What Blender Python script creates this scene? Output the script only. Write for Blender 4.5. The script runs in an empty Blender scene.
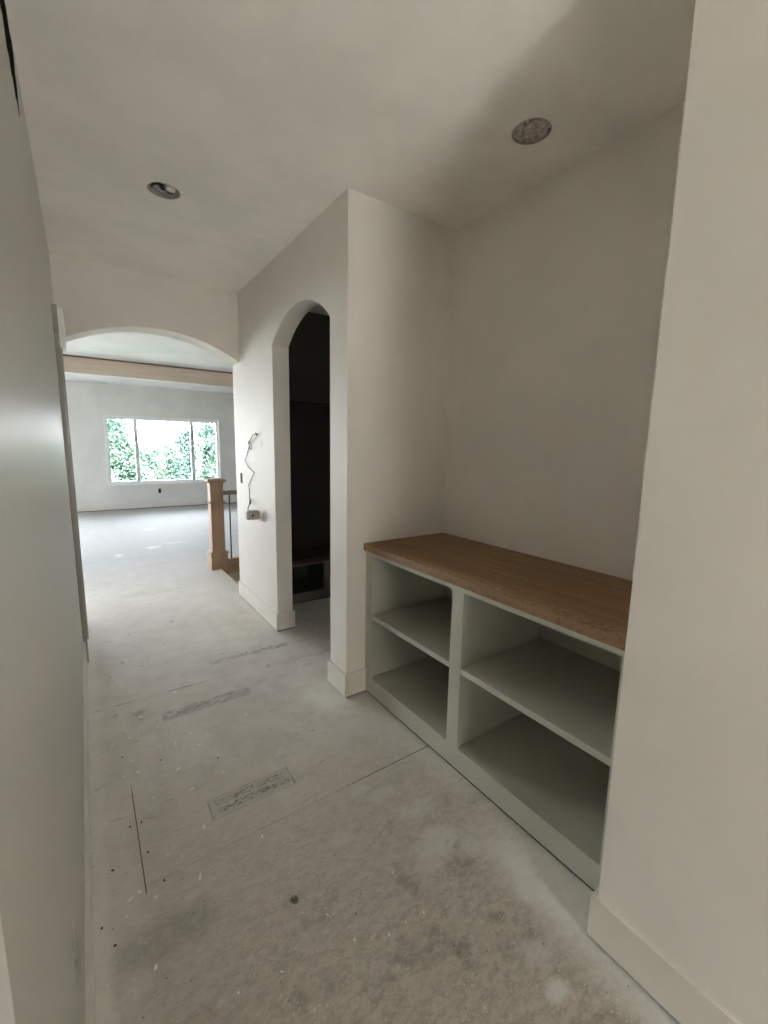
import bpy, bmesh, math, random
from mathutils import Vector, Matrix
random.seed(7)
SC = bpy.context.scene
COL = SC.collection
# ------------------------------------------------------------------ dimensions
XL, XR, XB = -0.090, 1.178, 1.901          # left wall, right wall faces, alcove back
YN, YC, YH, YE, YF = 0.526, 2.047, 3.926, 4.140, 10.892
A1, A2 = 2.2435, 3.137                     # side arch jambs
H = 2.74
T = 0.126                                  # wall thickness
YB = -2.6                                  # end of the hall behind the camera
ROOM_L, ROOM_R = -4.2, 6.0                 # great room
CZ, F_PX = 1.4765, 429.95

# ------------------------------------------------------------------ node helper
class G:
    """small expression builder over a material's node tree"""
    def __init__(s, name):
        s.m = bpy.data.materials.new(name); s.m.use_nodes = True
        s.t = s.m.node_tree; s.n = s.t.nodes; s.l = s.t.links
        s.b = s.n['Principled BSDF']; s.out = s.n['Material Output']
        s._co = None
    def co(s):
        if not s._co: s._co = s.n.new('ShaderNodeTexCoord').outputs['Object']
        return s._co
    def put(s, sock, v):
        if isinstance(v, bpy.types.NodeSocket): s.l.new(v, sock)
        else: sock.default_value = v
    def xyz(s):
        n = s.n.new('ShaderNodeSeparateXYZ'); s.put(n.inputs[0], s.co()); return n.outputs[0], n.outputs[1], n.outputs[2]
    def math(s, op, a, b=0.0, c=0.0, clamp=False):
        n = s.n.new('ShaderNodeMath'); n.operation = op; n.use_clamp = clamp
        s.put(n.inputs[0], a); s.put(n.inputs[1], b); s.put(n.inputs[2], c); return n.outputs[0]
    def step(s, v, a, b, lo=0.0, hi=1.0):
        n = s.n.new('ShaderNodeMapRange'); n.interpolation_type = 'SMOOTHSTEP'
        s.put(n.inputs['Value'], v)
        if a > b: a, b, lo, hi = b, a, hi, lo
        n.inputs['From Min'].default_value = a; n.inputs['From Max'].default_value = b
        n.inputs['To Min'].default_value = lo; n.inputs['To Max'].default_value = hi
        return n.outputs[0]
    def noise(s, scale, detail=4, rough=.55, dist=0.0, vec=None, st=None):
        v = vec or s.co()
        if st:
            mp = s.n.new('ShaderNodeMapping'); s.put(mp.inputs[0], v)
            mp.inputs['Scale'].default_value = st[:3]
            if len(st) > 3: mp.inputs['Rotation'].default_value = (0, 0, st[3])
            v = mp.outputs[0]
        n = s.n.new('ShaderNodeTexNoise'); s.put(n.inputs['Vector'], v)
        n.inputs['Scale'].default_value = scale; n.inputs['Detail'].default_value = detail
        n.inputs['Roughness'].default_value = rough; n.inputs['Distortion'].default_value = dist
        return n.outputs['Fac']
    def voro(s, scale, feature='F1', st=None, out='Distance'):
        v = s.co()
        if st:
            mp = s.n.new('ShaderNodeMapping'); s.put(mp.inputs[0], v); mp.inputs['Scale'].default_value = st[:3]
            if len(st) > 3: mp.inputs['Rotation'].default_value = (0, 0, st[3])
            v = mp.outputs[0]
        n = s.n.new('ShaderNodeTexVoronoi'); n.feature = feature; s.put(n.inputs['Vector'], v)
        n.inputs['Scale'].default_value = scale; return n.outputs[out]
    def mix(s, f, a, b):
        n = s.n.new('ShaderNodeMix'); n.data_type = 'RGBA'
        s.put(n.inputs[0], f)
        for sk, v in ((n.inputs[6], a), (n.inputs[7], b)):
            if not isinstance(v, bpy.types.NodeSocket) and len(v) == 3: v = (*v, 1)
            s.put(sk, v)
        return n.outputs[2]
    def mul(s, *a):
        r = a[0]
        for x in a[1:]: r = s.math('MULTIPLY', r, x)
        return r
    def mx(s, *a):
        r = a[0]
        for x in a[1:]: r = s.math('MAXIMUM', r, x)
        return r
    def rect(s, u, v, u0, u1, v0, v1, e=.004):
        return s.mul(s.step(u, u0-e, u0+e), s.step(u, u1+e, u1-e), s.step(v, v0-e, v0+e), s.step(v, v1+e, v1-e))
    def blob(s, u, v, cu, cv, ru, rv, wob=None, soft=.6):
        du = s.math('MULTIPLY', s.math('SUBTRACT', u, cu), 1/ru); dv = s.math('MULTIPLY', s.math('SUBTRACT', v, cv), 1/rv)
        d = s.math('SQRT', s.math('ADD', s.math('MULTIPLY', du, du), s.math('MULTIPLY', dv, dv)))
        if wob is not None: d = s.math('ADD', d, s.math('MULTIPLY', s.math('SUBTRACT', wob, .5), 1.6))
        return s.step(d, 1.0, 1.0-soft)
    def bump(s, h, strength=.2, dist=.002):
        n = s.n.new('ShaderNodeBump'); n.inputs['Strength'].default_value = strength; n.inputs['Distance'].default_value = dist
        s.put(n.inputs['Height'], h); s.l.new(n.outputs[0], s.b.inputs['Normal'])
    def col(s, c):
        if not isinstance(c, bpy.types.NodeSocket) and len(c) == 3: c = (*c, 1)
        s.put(s.b.inputs['Base Color'], c)
    def set(s, **k):
        for a, v in k.items(): s.put(s.b.inputs[a.replace('_', ' ')], v)

def paint(name, c, rough=.55, tex=.12, spec=.4, var=.04):
    g = G(name)
    n = g.noise(2.2, 3); f = g.step(n, .35, .65)
    g.col(g.mix(f, tuple(x*(1-var) for x in c), tuple(min(1, x*(1+var)) for x in c)))
    g.set(Roughness=rough); g.b.inputs['Specular IOR Level'].default_value = spec
    g.bump(g.noise(260, 3, .6), tex, .001)
    return g.m

def wood(name, a, b, rough=.45, axis='Y', scale=1.0):
    g = G(name)
    st = {'X': (.6, 9, 9), 'Y': (9, .6, 9), 'Z': (9, 9, .6)}[axis]
    n1 = g.noise(3.2*scale, 5, .6, .6, st=st); n2 = g.noise(22*scale, 4, .6, .2, st=st); n3 = g.noise(1.3, 2)
    f = g.math('ADD', g.math('MULTIPLY', n1, .6), g.math('MULTIPLY', n2, .4))
    base = g.mix(g.step(f, .36, .64), a, b)
    base = g.mix(g.step(n3, .4, .7, 0, .25), base, tuple(x*.75 for x in a))
    g.col(base); g.set(Roughness=rough); g.bump(n2, .12, .001)
    return g.m

def plain(name, c, rough=.5, metal=0.0, spec=.5):
    g = G(name); n = g.noise(35, 3)
    g.col(g.mix(g.step(n, .3, .7), tuple(x*.9 for x in c), tuple(min(1, x*1.08) for x in c)))
    g.set(Roughness=rough, Metallic=metal); g.b.inputs['Specular IOR Level'].default_value = spec
    return g.m

M = {}
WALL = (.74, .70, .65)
M['ceil'] = paint('ceiling_paint', (.86, .825, .775), .8, .25, .2)
M['gloss'] = None
M['farwall'] = paint('great_room_paint', (.72, .71, .69), .6)
M['farceil'] = paint('great_room_ceiling_paint', (.78, .79, .78), .75)
M['trim'] = paint('trim_paint', (.72, .685, .62), .42, .05)
M['primed'] = paint('primed_white_trim', (.86, .86, .83), .45, .05)
M['greytrim'] = paint('grey_casing_paint', (.34, .33, .295), .42, .05)
M['cab'] = paint('cabinet_paint', (.47, .47, .40), .38, .05)
M['top'] = wood('countertop_wood', (.215, .118, .050), (.325, .190, .088), .5, 'Y')
def counter():
    g = G('countertop_wood'); x, y, z = g.xyz(); st = (9, .6, 9)
    n1 = g.noise(3.2, 5, .6, .6, st=st); n2 = g.noise(22, 4, .6, .2, st=st); f = g.math('ADD', g.math('MULTIPLY', n1, .6), g.math('MULTIPLY', n2, .4))
    c = g.mix(g.step(f, .36, .64), (.175, .098, .045), (.255, .150, .072))
    sp = g.noise(55, 4, .7, .4)
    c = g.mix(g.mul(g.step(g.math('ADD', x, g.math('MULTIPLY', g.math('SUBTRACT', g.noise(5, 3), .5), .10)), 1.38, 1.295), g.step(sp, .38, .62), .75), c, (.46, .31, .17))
    c = g.mix(g.mul(g.step(x, 1.292, 1.289), g.step(sp, .45, .6), .6), c, (.13, .075, .04))
    g.col(c); g.set(Roughness=.55); g.b.inputs['Specular IOR Level'].default_value = .35; g.bump(n2, .12, .001); return g.m
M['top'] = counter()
M['oak'] = wood('raw_oak', (.36, .225, .145), (.46, .305, .205), .6, 'Z')
M['oakx'] = wood('raw_oak_rail', (.42, .26, .15), (.55, .37, .23), .6, 'X')
M['railwood'] = wood('handrail_wood', (.27, .175, .11), (.35, .24, .16), .55, 'X')
M['beam'] = wood('tray_board_wood', (.64, .52, .42), (.72, .60, .49), .6, 'X')
M['edgedark'] = wood('dark_edge_brown', (.16, .075, .045), (.22, .11, .07), .6, 'X')  # dark brown of the tray's top line and the far wall strip
M['iron'] = plain('dark_iron', (.05, .045, .04), .45, .6)
M['black'] = plain('black_plastic', (.012, .012, .012), .6)
M['cavity_shade'] = plain('cavity_shade_black', (.02, .017, .015), .9, 0, .1)  # black standing for the shade in gaps and hollows
M['galv'] = plain('galvanised_can', (.5, .48, .44), .5, .5)
M['insul'] = plain('grey_insulation', (.62, .56, .50), .95, 0, .1)
M['mudwall'] = paint('mudroom_dark', (.13, .125, .11), .6)  # darker than the hall walls all over
M['panel'] = paint('locker_panel_dark', (.06, .058, .05), .5)  # dark panel tone, shared by the cubby's painted inner shade
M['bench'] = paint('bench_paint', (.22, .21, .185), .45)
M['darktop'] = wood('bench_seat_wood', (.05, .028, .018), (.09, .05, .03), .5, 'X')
M['plate'] = plain('grey_box_plastic', (.50, .49, .47), .5)
M['wire'] = plain('grey_wire_sheath', (.10, .095, .09), .5)
M['copper'] = plain('wire_ends', (.40, .33, .24), .4, .5)
M['vinyl'] = plain('white_vinyl', (.85, .87, .87), .35)
M['mull'] = plain('grey_vinyl_mullion', (.60, .66, .66), .35)
M['chip'] = plain('drywall_chip', (.90, .88, .84), .85, 0, .2)
M['woodchip'] = plain('dark_wood_chip', (.10, .075, .05), .85, 0, .2)
M['stairwood'] = wood('stair_tread_wood', (.50, .42, .32), (.60, .52, .41), .7, 'Y')
M['pine'] = wood('pale_pine', (.66, .58, .46), (.74, .66, .54), .7, 'Y')
M['bark'] = plain('bark', (.055, .055, .065), .9)
M['skyblock'] = plain('sky_block_warm', (.32, .29, .25), .8)  # tone of the added sky-blocking wall
M['siding'] = plain('far_house_siding', (.075, .085, .115), .8)
M['roofing'] = plain('far_house_roof', (.05, .055, .075), .9)
M['bounce'] = plain('bounce_pale', (.58, .56, .52), .9)  # pale tone of the added bounce slab outside the back door
M['grass'] = plain('lawn', (.11, .115, .085), .95)

# wall paint of the hall (stains on the right wall by the wire)
def hall_paint():
    g = G('hall_wall_paint'); x, y, z = g.xyz()
    f = g.step(g.noise(2.2, 3), .35, .65)
    c = g.mix(f, tuple(v*.97 for v in WALL), tuple(v*1.03 for v in WALL))
    w = g.noise(26, 4, .6)
    onw = g.mul(g.step(x, XR-.02, XR-.005), g.step(x, XR+.02, XR+.005))
    st = g.mx(g.mul(g.blob(y, z, 3.41, 1.475, .055, .05, w, .9), .40), g.mul(g.blob(y, z, 3.36, .905, .085, .06, w, .9), .55),
              g.mul(g.blob(y, z, 3.41, .90, .028, .05, w, .9), .8), g.mul(g.blob(y, z, 3.40, 1.27, .03, .03, w, .9), .18))
    c = g.mix(g.mul(st, onw), c, (.20, .21, .20))
    g.col(c); g.set(Roughness=.55); g.b.inputs['Specular IOR Level'].default_value = .4
    g.bump(g.noise(260, 3, .6), .12, .001)
    return g.m
M['wall'] = hall_paint()
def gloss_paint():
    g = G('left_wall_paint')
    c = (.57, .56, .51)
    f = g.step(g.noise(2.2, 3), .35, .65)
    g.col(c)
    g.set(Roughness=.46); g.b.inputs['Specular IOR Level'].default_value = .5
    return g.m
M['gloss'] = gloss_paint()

# OSB subfloor: strand grain, dust, overspray, ink stamps, sheet seams
def floor_mat():
    g = G('dusty_subfloor'); x, y, z = g.xyz()
    big = g.noise(1.3, 4, .6); mid = g.noise(7, 6, .7, .3); strand = g.noise(24, 5, .7, .35, st=(1, 1.9, 1, .5))
    fine = g.noise(95, 4, .75, .2, st=(1, 1.7, 1, .35)); grit = g.noise(240, 2, .6)
    c = g.mix(g.step(strand, .38, .62), (.29, .247, .19), (.46, .41, .34))
    c = g.mix(g.step(fine, .38, .62, 0, .55), c, (.50, .455, .39))
    c = g.mix(g.step(mid, .50, .66, 0, .85), c, (.20, .162, .12))
    c = g.mix(g.step(g.noise(42, 5, .75, .4, st=(1, 1.5, 1, -.6)), .56, .68, 0, .55), c, (.62, .58, .52))
    # builder's dust and painted light: floor colour gets paler towards the big room
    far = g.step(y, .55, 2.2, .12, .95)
    dust_lit = g.math('MULTIPLY', far, g.step(big, .25, .7, .7, 1.0))
    c = g.mix(dust_lit, c, g.mix(g.step(mid, .3, .7), (.66, .62, .575), (.82, .785, .74)))
    c = g.mix(g.step(y, 4.2, 6.5, 0, .85), c, g.mix(g.step(mid, .3, .7), (.27, .275, .28), (.33, .34, .35)))  # darker, bluer floor colour past the arch, offsetting the strong window light
    c = g.mix(g.step(fine, .60, .70, 0, .35), c, (.25, .225, .19))
    # overspray next to the walls
    w = g.noise(9, 4, .6); wx = g.math('ADD', x, g.math('MULTIPLY', g.math('SUBTRACT', w, .5), .05))
    wx2 = g.math('ADD', wx, g.math('MULTIPLY', g.step(y, 1.35, 2.6, 0, .085), 1.0))
    left = g.mul(g.step(wx2, .09, .02), g.step(y, 4.1, 3.6), .24)
    left2 = g.mul(g.step(wx, 0.0, -.055), g.step(y, 4.0, 3.6), .5)
    right = g.mul(g.step(wx, 1.03, 1.17), g.step(wx, 1.5, 1.4), g.step(y, 1.15, .75), .60)
    right2 = g.mul(g.step(wx, 1.16, 1.26), g.step(y, 1.0, 1.3), g.step(y, 2.05, 1.7), .25)
    col_ = g.mul(g.blob(x, y, 1.10, 2.12, .26, .30, w, .9), .85)  # column overspray, made wider and stronger to brighten the floor there
    endw = g.mul(g.step(wx, 1.06, 1.15), g.step(y, 3.0, 3.3), g.step(y, 4.3, 4.1), .5)
    thr = g.mul(g.blob(x, y, 1.22, 3.02, .14, .14, w, .8), .55)
    c = g.mix(g.mx(left, left2, right, right2, col_, endw, thr), c, (.86, .86, .80))
    # plaster smears
    w2 = g.noise(18, 5, .7, .8)
    sm = [(1.0, 1.03, .13, .10, .65), (.92, .99, .07, .05, .5), (1.02, 1.2, .12, .07, .5), (.95, 1.34, .09, .05, .5), (1.14, .735, .06, .06, .9), (.969, .51, .05, .04, .9), (.88, 1.41, .07, .04, .55), (1.07, .96, .08, .06, .5),
          (1.0, .60, .07, .06, .4), (.60, 1.56, .06, .06, .45), (.70, 1.25, .07, .04, .4), (.45, 2.0, .10, .05, .4), (.72, 2.05, .12, .05, .35), (.3, 3.0, .2, .07, .35), (.85, 8.198, .14, .10, .9), (.29, 6.47, .07, .10, .8), (.73, 6.75, .14, .12, .7), (1.0, 6.9, .22, .05, .6),
          (.88, 3.852, .07, .05, .8), (.83, 3.737, .09, .04, .7), (.68, 3.90, .08, .05, .7), (.47, 1.66, .05, .03, .3), (.2, 1.34, .04, .02, .5)]
    s_ = None
    for cx, cy, rx, ry, k in sm:
        b = g.mul(g.blob(x, y, cx, cy, rx, ry, w2, .7), k); s_ = b if s_ is None else g.mx(s_, b)
    c = g.mix(s_, c, (.66, .65, .60))
    sc = g.noise(1.0, 5, .7, .6, st=(7, 26, 1, .12))
    c = g.mix(g.mul(g.step(sc, .60, .70), g.step(g.noise(1.7, 3), .42, .6), .55), c, (.22, .20, .18))
    c = g.mix(g.mul(g.step(sc, .36, .29), g.step(g.noise(2.1, 3), .45, .62), .5), c, (.80, .78, .73))
    # ink: boxed stamp and the rows of faded prints (blurred, unreadable in the photo)
    ink = g.step(g.noise(1.0, 4, .75, 1.2, st=(46, 88, 1)), .48, .56); ink2 = g.step(g.noise(1.0, 3, .7, .6, st=(30, 52, 1)), .45, .60)
    rub = g.step(g.noise(16, 3), .30, .60, .35, 1)
    xs, ys = x, y
    row = lambda a, b, u, v: g.rect(xs, ys, a, b, u, v, .004)
    lines = g.mx(row(.345, .652, 1.622, 1.652), g.mul(row(.345, .652, 1.664, 1.696), .8))
    box = g.mx(row(.319, .323, 1.598, 1.710), row(.663, .669, 1.600, 1.716), g.mul(row(.319, .669, 1.708, 1.711), .7), g.mul(row(.319, .669, 1.598, 1.601), .5))
    c = g.mix(g.mul(g.rect(xs, ys, .32, .668, 1.598, 1.71, .01), .16), c, (.24, .24, .225))
    c = g.mix(g.mul(lines, ink, rub, .9), c, (.085, .088, .09))
    c = g.mix(g.mul(box, rub, .8), c, (.10, .10, .10))
    faded = g.mx(row(.25, .73, 2.385, 2.475), g.mul(row(.60, 1.15, 2.865, 2.93), .9), g.mul(row(.9, 1.5, 2.62, 2.66), .5), g.mul(row(.2, .78, 4.62, 4.72), .35), g.mul(row(.25, .9, 6.15, 6.3), .35))
    c = g.mix(g.mul(faded, ink2, g.step(g.noise(5, 3), .35, .6, .3, 1), .62), c, (.15, .15, .15))
    c = g.mix(g.mul(faded, g.step(g.noise(11, 4), .35, .65), .35), c, (.25, .26, .27))
    blue = g.mx(g.mul(g.rect(xs, ys, -.03, .235, 1.20, 1.315, .04), .40), g.mul(g.rect(xs, ys, .20, .225, 1.21, 1.33, .02), .25))
    c = g.mix(g.mul(blue, g.step(w2, .3, .6, .4, 1)), c, (.16, .165, .165))
    ring = g.mul(g.blob(x, y, .463, 1.14, .016, .016, w2, .5), .8)
    c = g.mix(ring, c, (.09, .075, .06))
    # sheet seams
    jag = g.math('ADD', y, g.math('MULTIPLY', g.math('SUBTRACT', g.noise(20, 2), .5), .004))
    seam = g.mx(g.mul(g.step(jag, 1.4545, 1.4575), g.step(jag, 1.4625, 1.4595), g.step(x, .06, .075), g.step(x, .78, .98, .22, .85)),
                g.mul(g.step(x, .0645, .0665), g.step(x, .0705, .0685), g.step(y, 1.425, 1.435), g.step(y, 2.03, 1.9), .85),
                g.mul(g.step(jag, 2.672, 2.680), g.step(jag, 2.692, 2.686), g.step(x, .75, .55), g.step(g.noise(6, 3), .4, .6), .45))
    c = g.mix(seam, c, (.07, .06, .05))
    c = g.mix(g.mul(g.step(jag, 2.690, 2.698), g.step(jag, 2.716, 2.704), g.step(x, .74, .6), g.step(g.noise(5, 3), .3, .6, .3, 1), .65), c, (.72, .70, .65))
    # dust flecks
    fl = g.step(g.voro(48, out='Distance', st=(1, 1.6, 1, .7)), .17, .09)
    c = g.mix(g.mul(fl, g.step(g.noise(3.1, 3), .42, .58), .75), c, (.80, .77, .71))
    dk = g.step(g.voro(24, out='Distance', st=(1, 1.5, 1, .4)), .11, .05)
    c = g.mix(g.mul(dk, g.step(g.noise(2.3, 3), .40, .55), .7), c, (.10, .08, .06))
    g.col(c); g.put(g.b.inputs['Roughness'], g.step(mid, .3, .7, .62, .8)); g.b.inputs['Specular IOR Level'].default_value = .3
    hgt = g.math('ADD', g.math('MULTIPLY', strand, .5), g.math('ADD', g.math('MULTIPLY', fine, .35), g.math('MULTIPLY', grit, .15)))
    g.bump(hgt, .5, .005)
    return g.m
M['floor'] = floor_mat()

def glass():
    g = G('window_glass'); n = g.n
    tr = n.new('ShaderNodeBsdfTransparent'); tr.inputs[0].default_value = (.97, .975, .98, 1)
    gl = n.new('ShaderNodeBsdfGlossy'); gl.inputs['Roughness'].default_value = .02
    lw = n.new('ShaderNodeFresnel'); lw.inputs['IOR'].default_value = 1.45
    mx = n.new('ShaderNodeMixShader'); g.l.new(lw.outputs[0], mx.inputs[0]); g.l.new(tr.outputs[0], mx.inputs[1]); g.l.new(gl.outputs[0], mx.inputs[2])
    g.l.new(mx.outputs[0], g.out.inputs['Surface']); return g.m
M['glass'] = glass()
def leaf(name, a, b):
    g = G(name); f = g.noise(1.6, 3)
    c = g.mix(g.step(f, .35, .65), a, b); g.col(c); g.set(Roughness=.6)
    tl = g.n.new('ShaderNodeBsdfTranslucent'); g.put(tl.inputs[0], c)
    mx = g.n.new('ShaderNodeMixShader'); mx.inputs[0].default_value = .45
    g.l.new(g.b.outputs[0], mx.inputs[1]); g.l.new(tl.outputs[0], mx.inputs[2]); g.l.new(mx.outputs[0], g.out.inputs['Surface'])
    return g.m
M['leaf'] = leaf('leaf_green', (.030, .066, .050), (.056, .102, .076))
M['leaf2'] = leaf('leaf_yellow_green', (.085, .13, .06), (.12, .16, .085))

# ------------------------------------------------------------------ mesh helpers
def box(bm, x0, x1, y0, y1, z0, z1, bev=0.0):
    x0, x1 = min(x0, x1), max(x0, x1); y0, y1 = min(y0, y1), max(y0, y1); z0, z1 = min(z0, z1), max(z0, z1)
    v = [bm.verts.new((x, y, z)) for z in (z0, z1) for y in (y0, y1) for x in (x0, x1)]
    fs = [bm.faces.new([v[i] for i in q]) for q in ((0, 2, 3, 1), (4, 5, 7, 6), (0, 1, 5, 4), (2, 6, 7, 3), (0, 4, 6, 2), (1, 3, 7, 5))]
    if bev:
        es = list({e for f in fs for e in f.edges})
        bmesh.ops.bevel(bm, geom=es, offset=bev, segments=2, profile=.5, affect='EDGES')
def prism(bm, pts, axis, a, b):
    """polygon pts (u,v) extruded along axis between a and b; axis 0: (y,z), 1: (x,z), 2: (x,y)"""
    def P(w, u, v): return {0: (w, u, v), 1: (u, w, v), 2: (u, v, w)}[axis]
    A = [bm.verts.new(P(a, *p)) for p in pts]; B = [bm.verts.new(P(b, *p)) for p in pts]
    bm.faces.new(A); bm.faces.new(B[::-1])
    n = len(pts)
    for i in range(n): bm.faces.new((A[i], B[i], B[(i+1) % n], A[(i+1) % n]))
def tube(bm, pts, r, seg=8, cap=True, radii=None):
    pts = [Vector(p) for p in pts]; rings = []
    up = Vector((0, 0, 1))
    for i, p in enumerate(pts):
        d = (pts[min(i+1, len(pts)-1)] - pts[max(i-1, 0)]).normalized()
        a = d.cross(up if abs(d.z) < .95 else Vector((1, 0, 0))).normalized(); b = a.cross(d)
        rr = radii[i] if radii else r
        rings.append([bm.verts.new(p + (a*math.cos(k*2*math.pi/seg) + b*math.sin(k*2*math.pi/seg))*rr) for k in range(seg)])
    for i in range(len(rings)-1):
        for k in range(seg):
            bm.faces.new((rings[i][k], rings[i][(k+1) % seg], rings[i+1][(k+1) % seg], rings[i+1][k]))
    if cap: bm.faces.new(rings[0][::-1]); bm.faces.new(rings[-1])
def frustum(bm, cx, cy, z0, w0, z1, w1):
    a = [bm.verts.new((cx+sx*w0/2, cy+sy*w0/2, z0)) for sx, sy in ((-1, -1), (1, -1), (1, 1), (-1, 1))]
    b = [bm.verts.new((cx+sx*w1/2, cy+sy*w1/2, z1)) for sx, sy in ((-1, -1), (1, -1), (1, 1), (-1, 1))]
    bm.faces.new(a[::-1]); bm.faces.new(b)
    for i in range(4): bm.faces.new((a[i], a[(i+1) % 4], b[(i+1) % 4], b[i]))
def obj(name, bm, mat, parent=None, smooth=False, kind=None):
    bmesh.ops.recalc_face_normals(bm, faces=bm.faces)
    me = bpy.data.meshes.new(name); bm.to_mesh(me); bm.free(); me.materials.append(mat)
    if smooth:
        for p in me.polygons: p.use_smooth = True
    o = bpy.data.objects.new(name, me); COL.objects.link(o)
    if parent:
        o.parent = parent; o.matrix_parent_inverse = parent.matrix_basis.inverted()
    if kind: o['kind'] = kind
    return o
def part(name, mat, parent, fn, smooth=False):
    bm = bmesh.new(); fn(bm); return obj(name, bm, mat, parent, smooth)
def struct(name, mat, fn, parent=None):
    bm = bmesh.new(); fn(bm); return obj(name, bm, mat, parent, kind=None if parent else 'structure')
def empty(name, loc, label=None, cat=None, group=None, kind=None):
    o = bpy.data.objects.new(name, None); o.empty_display_size = .05; COL.objects.link(o); o.location = loc
    tag(o, label, cat, group, kind); return o
def tag(o, label=None, cat=None, group=None, kind=None):
    if label: o['label'] = label
    if cat: o['category'] = cat
    if group: o['group'] = group
    if kind: o['kind'] = kind
    return o
def arch(c, half, spring, rise, n=36):
    R = (half*half + rise*rise)/(2*rise); zc = spring + rise - R; a = math.asin(half/R)
    return [(c + R*math.sin(-a + 2*a*i/n), zc + R*math.cos(-a + 2*a*i/n)) for i in range(n+1)]
def cut(o, bm, mat):
    """subtract a closed mesh from o (the cutter is removed again); the cut faces take mat"""
    bmesh.ops.recalc_face_normals(bm, faces=bm.faces)
    me = bpy.data.meshes.new('c'); bm.to_mesh(me); bm.free(); me.materials.append(mat)
    c = bpy.data.objects.new('c', me); COL.objects.link(c)
    md = o.modifiers.new('b', 'BOOLEAN'); md.operation = 'DIFFERENCE'; md.solver = 'EXACT'; md.object = c; md.material_mode = 'TRANSFER'
    bpy.context.view_layer.update()
    new = bpy.data.meshes.new_from_object(o.evaluated_get(bpy.context.evaluated_depsgraph_get()))
    o.modifiers.clear(); old = o.data; o.data = new; new.name = old.name
    bpy.data.objects.remove(c); bpy.data.meshes.remove(old)

# ------------------------------------------------------------------ floor
def _floor(bm):
    E = 1.232; d = -.03
    box(bm, ROOM_L, E-.0105, YB, YF, d, 0); box(bm, E-.0105, E, YB, YE, d, 0); box(bm, E-.0105, E, 5.138, YF, d, 0); box(bm, E, 3.3, YB, YE, d, 0)
    box(bm, E, ROOM_R, 5.20, YF, d, 0); box(bm, 4.4, ROOM_R, YE, 5.20, d, 0)
struct('floor', M['floor'], _floor)
struct('floor_rim', M['pine'], lambda bm: (box(bm, 1.222, 1.25, YE+.002, 5.138, -.26, .006), box(bm, 1.34, 4.4, 5.185, 5.2, -.26, -.09)))

# ------------------------------------------------------------------ left wall with a closet door recess, an outlet opening and a torn gap
DR0, DR1, DRZ = 3.44, 3.775, 2.10
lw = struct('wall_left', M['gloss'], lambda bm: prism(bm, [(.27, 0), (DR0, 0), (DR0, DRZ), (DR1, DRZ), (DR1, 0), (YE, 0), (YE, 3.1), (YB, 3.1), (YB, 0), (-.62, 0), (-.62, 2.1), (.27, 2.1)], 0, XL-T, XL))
bm = bmesh.new()
gap = [(1.52, 2.60), (1.60, 2.565), (1.66, 2.58), (1.71, 2.535), (1.76, 2.545), (1.79, 2.522), (1.84, 2.535), (1.88, 2.513), (1.93, 2.528), (1.97, 2.512), (2.015, 2.53), (2.005, 2.575), (2.018, 2.615), (1.985, 2.64), (2.0, 2.70), (1.96, 2.715), (1.9, 2.70), (1.84, 2.722), (1.7, 2.70), (1.6, 2.715), (1.52, 2.70)]
prism(bm, gap, 0, XL-.06, XL+.02); cut(lw, bm, M['cavity_shade'])
bm = bmesh.new(); box(bm, XL-.055, XL+.02, .945, 1.000, .372, .462); cut(lw, bm, M['cavity_shade'])
ob = empty('outlet_box', (XL, .972, .372), 'open outlet box recessed low in the left wall near the camera', 'outlet box')
def _rim(bm):
    for a in ((.9435, .9475, .37, .464), (.9975, 1.0015, .37, .464), (.9475, .9975, .37, .374), (.9475, .9975, .460, .464)): box(bm, XL-.05, XL+.0012, *a)
part('box_rim', M['plate'], ob, _rim)
part('wire_coil', M['copper'], ob, lambda bm: tube(bm, [(XL-.03+.012*math.sin(k*.9), .972+.014*math.cos(k*.9), .38+.0035*k) for k in range(20)], .0025, 6))

# ------------------------------------------------------------------ right walls
sideA = arch((A1+A2)/2, (A2-A1)/2, 2.18, .18)
def _wr(bm):
    pts = [(YC, 0), (A1, 0)] + sideA + [(A2, 0), (YE, 0), (YE, H+.1), (YC, H+.1)]
    prism(bm, pts, 0, XR, XR+T)
struct('wall_right_arch', M['wall'], _wr)
struct('wall_right_near', M['wall'], lambda bm: box(bm, XR, XR+T, YB, YN, 0, H+.1))
struct('wall_alcove_near', M['wall'], lambda bm: box(bm, XR+T, XB+T, YN-T, YN, 0, H+.1))
struct('wall_alcove_back', M['wall'], lambda bm: box(bm, XB, XB+T, YN, YC+T, 0, H+.1))
struct('wall_alcove_far', M['wall'], lambda bm: box(bm, XR+T, XB, YC, YC+T, 0, H+.1))
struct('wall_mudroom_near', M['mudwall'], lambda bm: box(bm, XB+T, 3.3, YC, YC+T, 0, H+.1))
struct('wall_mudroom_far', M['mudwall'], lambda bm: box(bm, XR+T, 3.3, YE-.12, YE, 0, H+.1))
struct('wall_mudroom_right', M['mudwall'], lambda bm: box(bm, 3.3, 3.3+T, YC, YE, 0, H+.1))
# header with the wide arch between hall and great room
hdr = arch((XL+XR)/2, (XR-XL)/2, 2.173, .178, 48)
struct('wall_header', M['wall'], lambda bm: prism(bm, hdr + [(XR, H+.1), (XL, H+.1)], 1, YH, YE))

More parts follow.
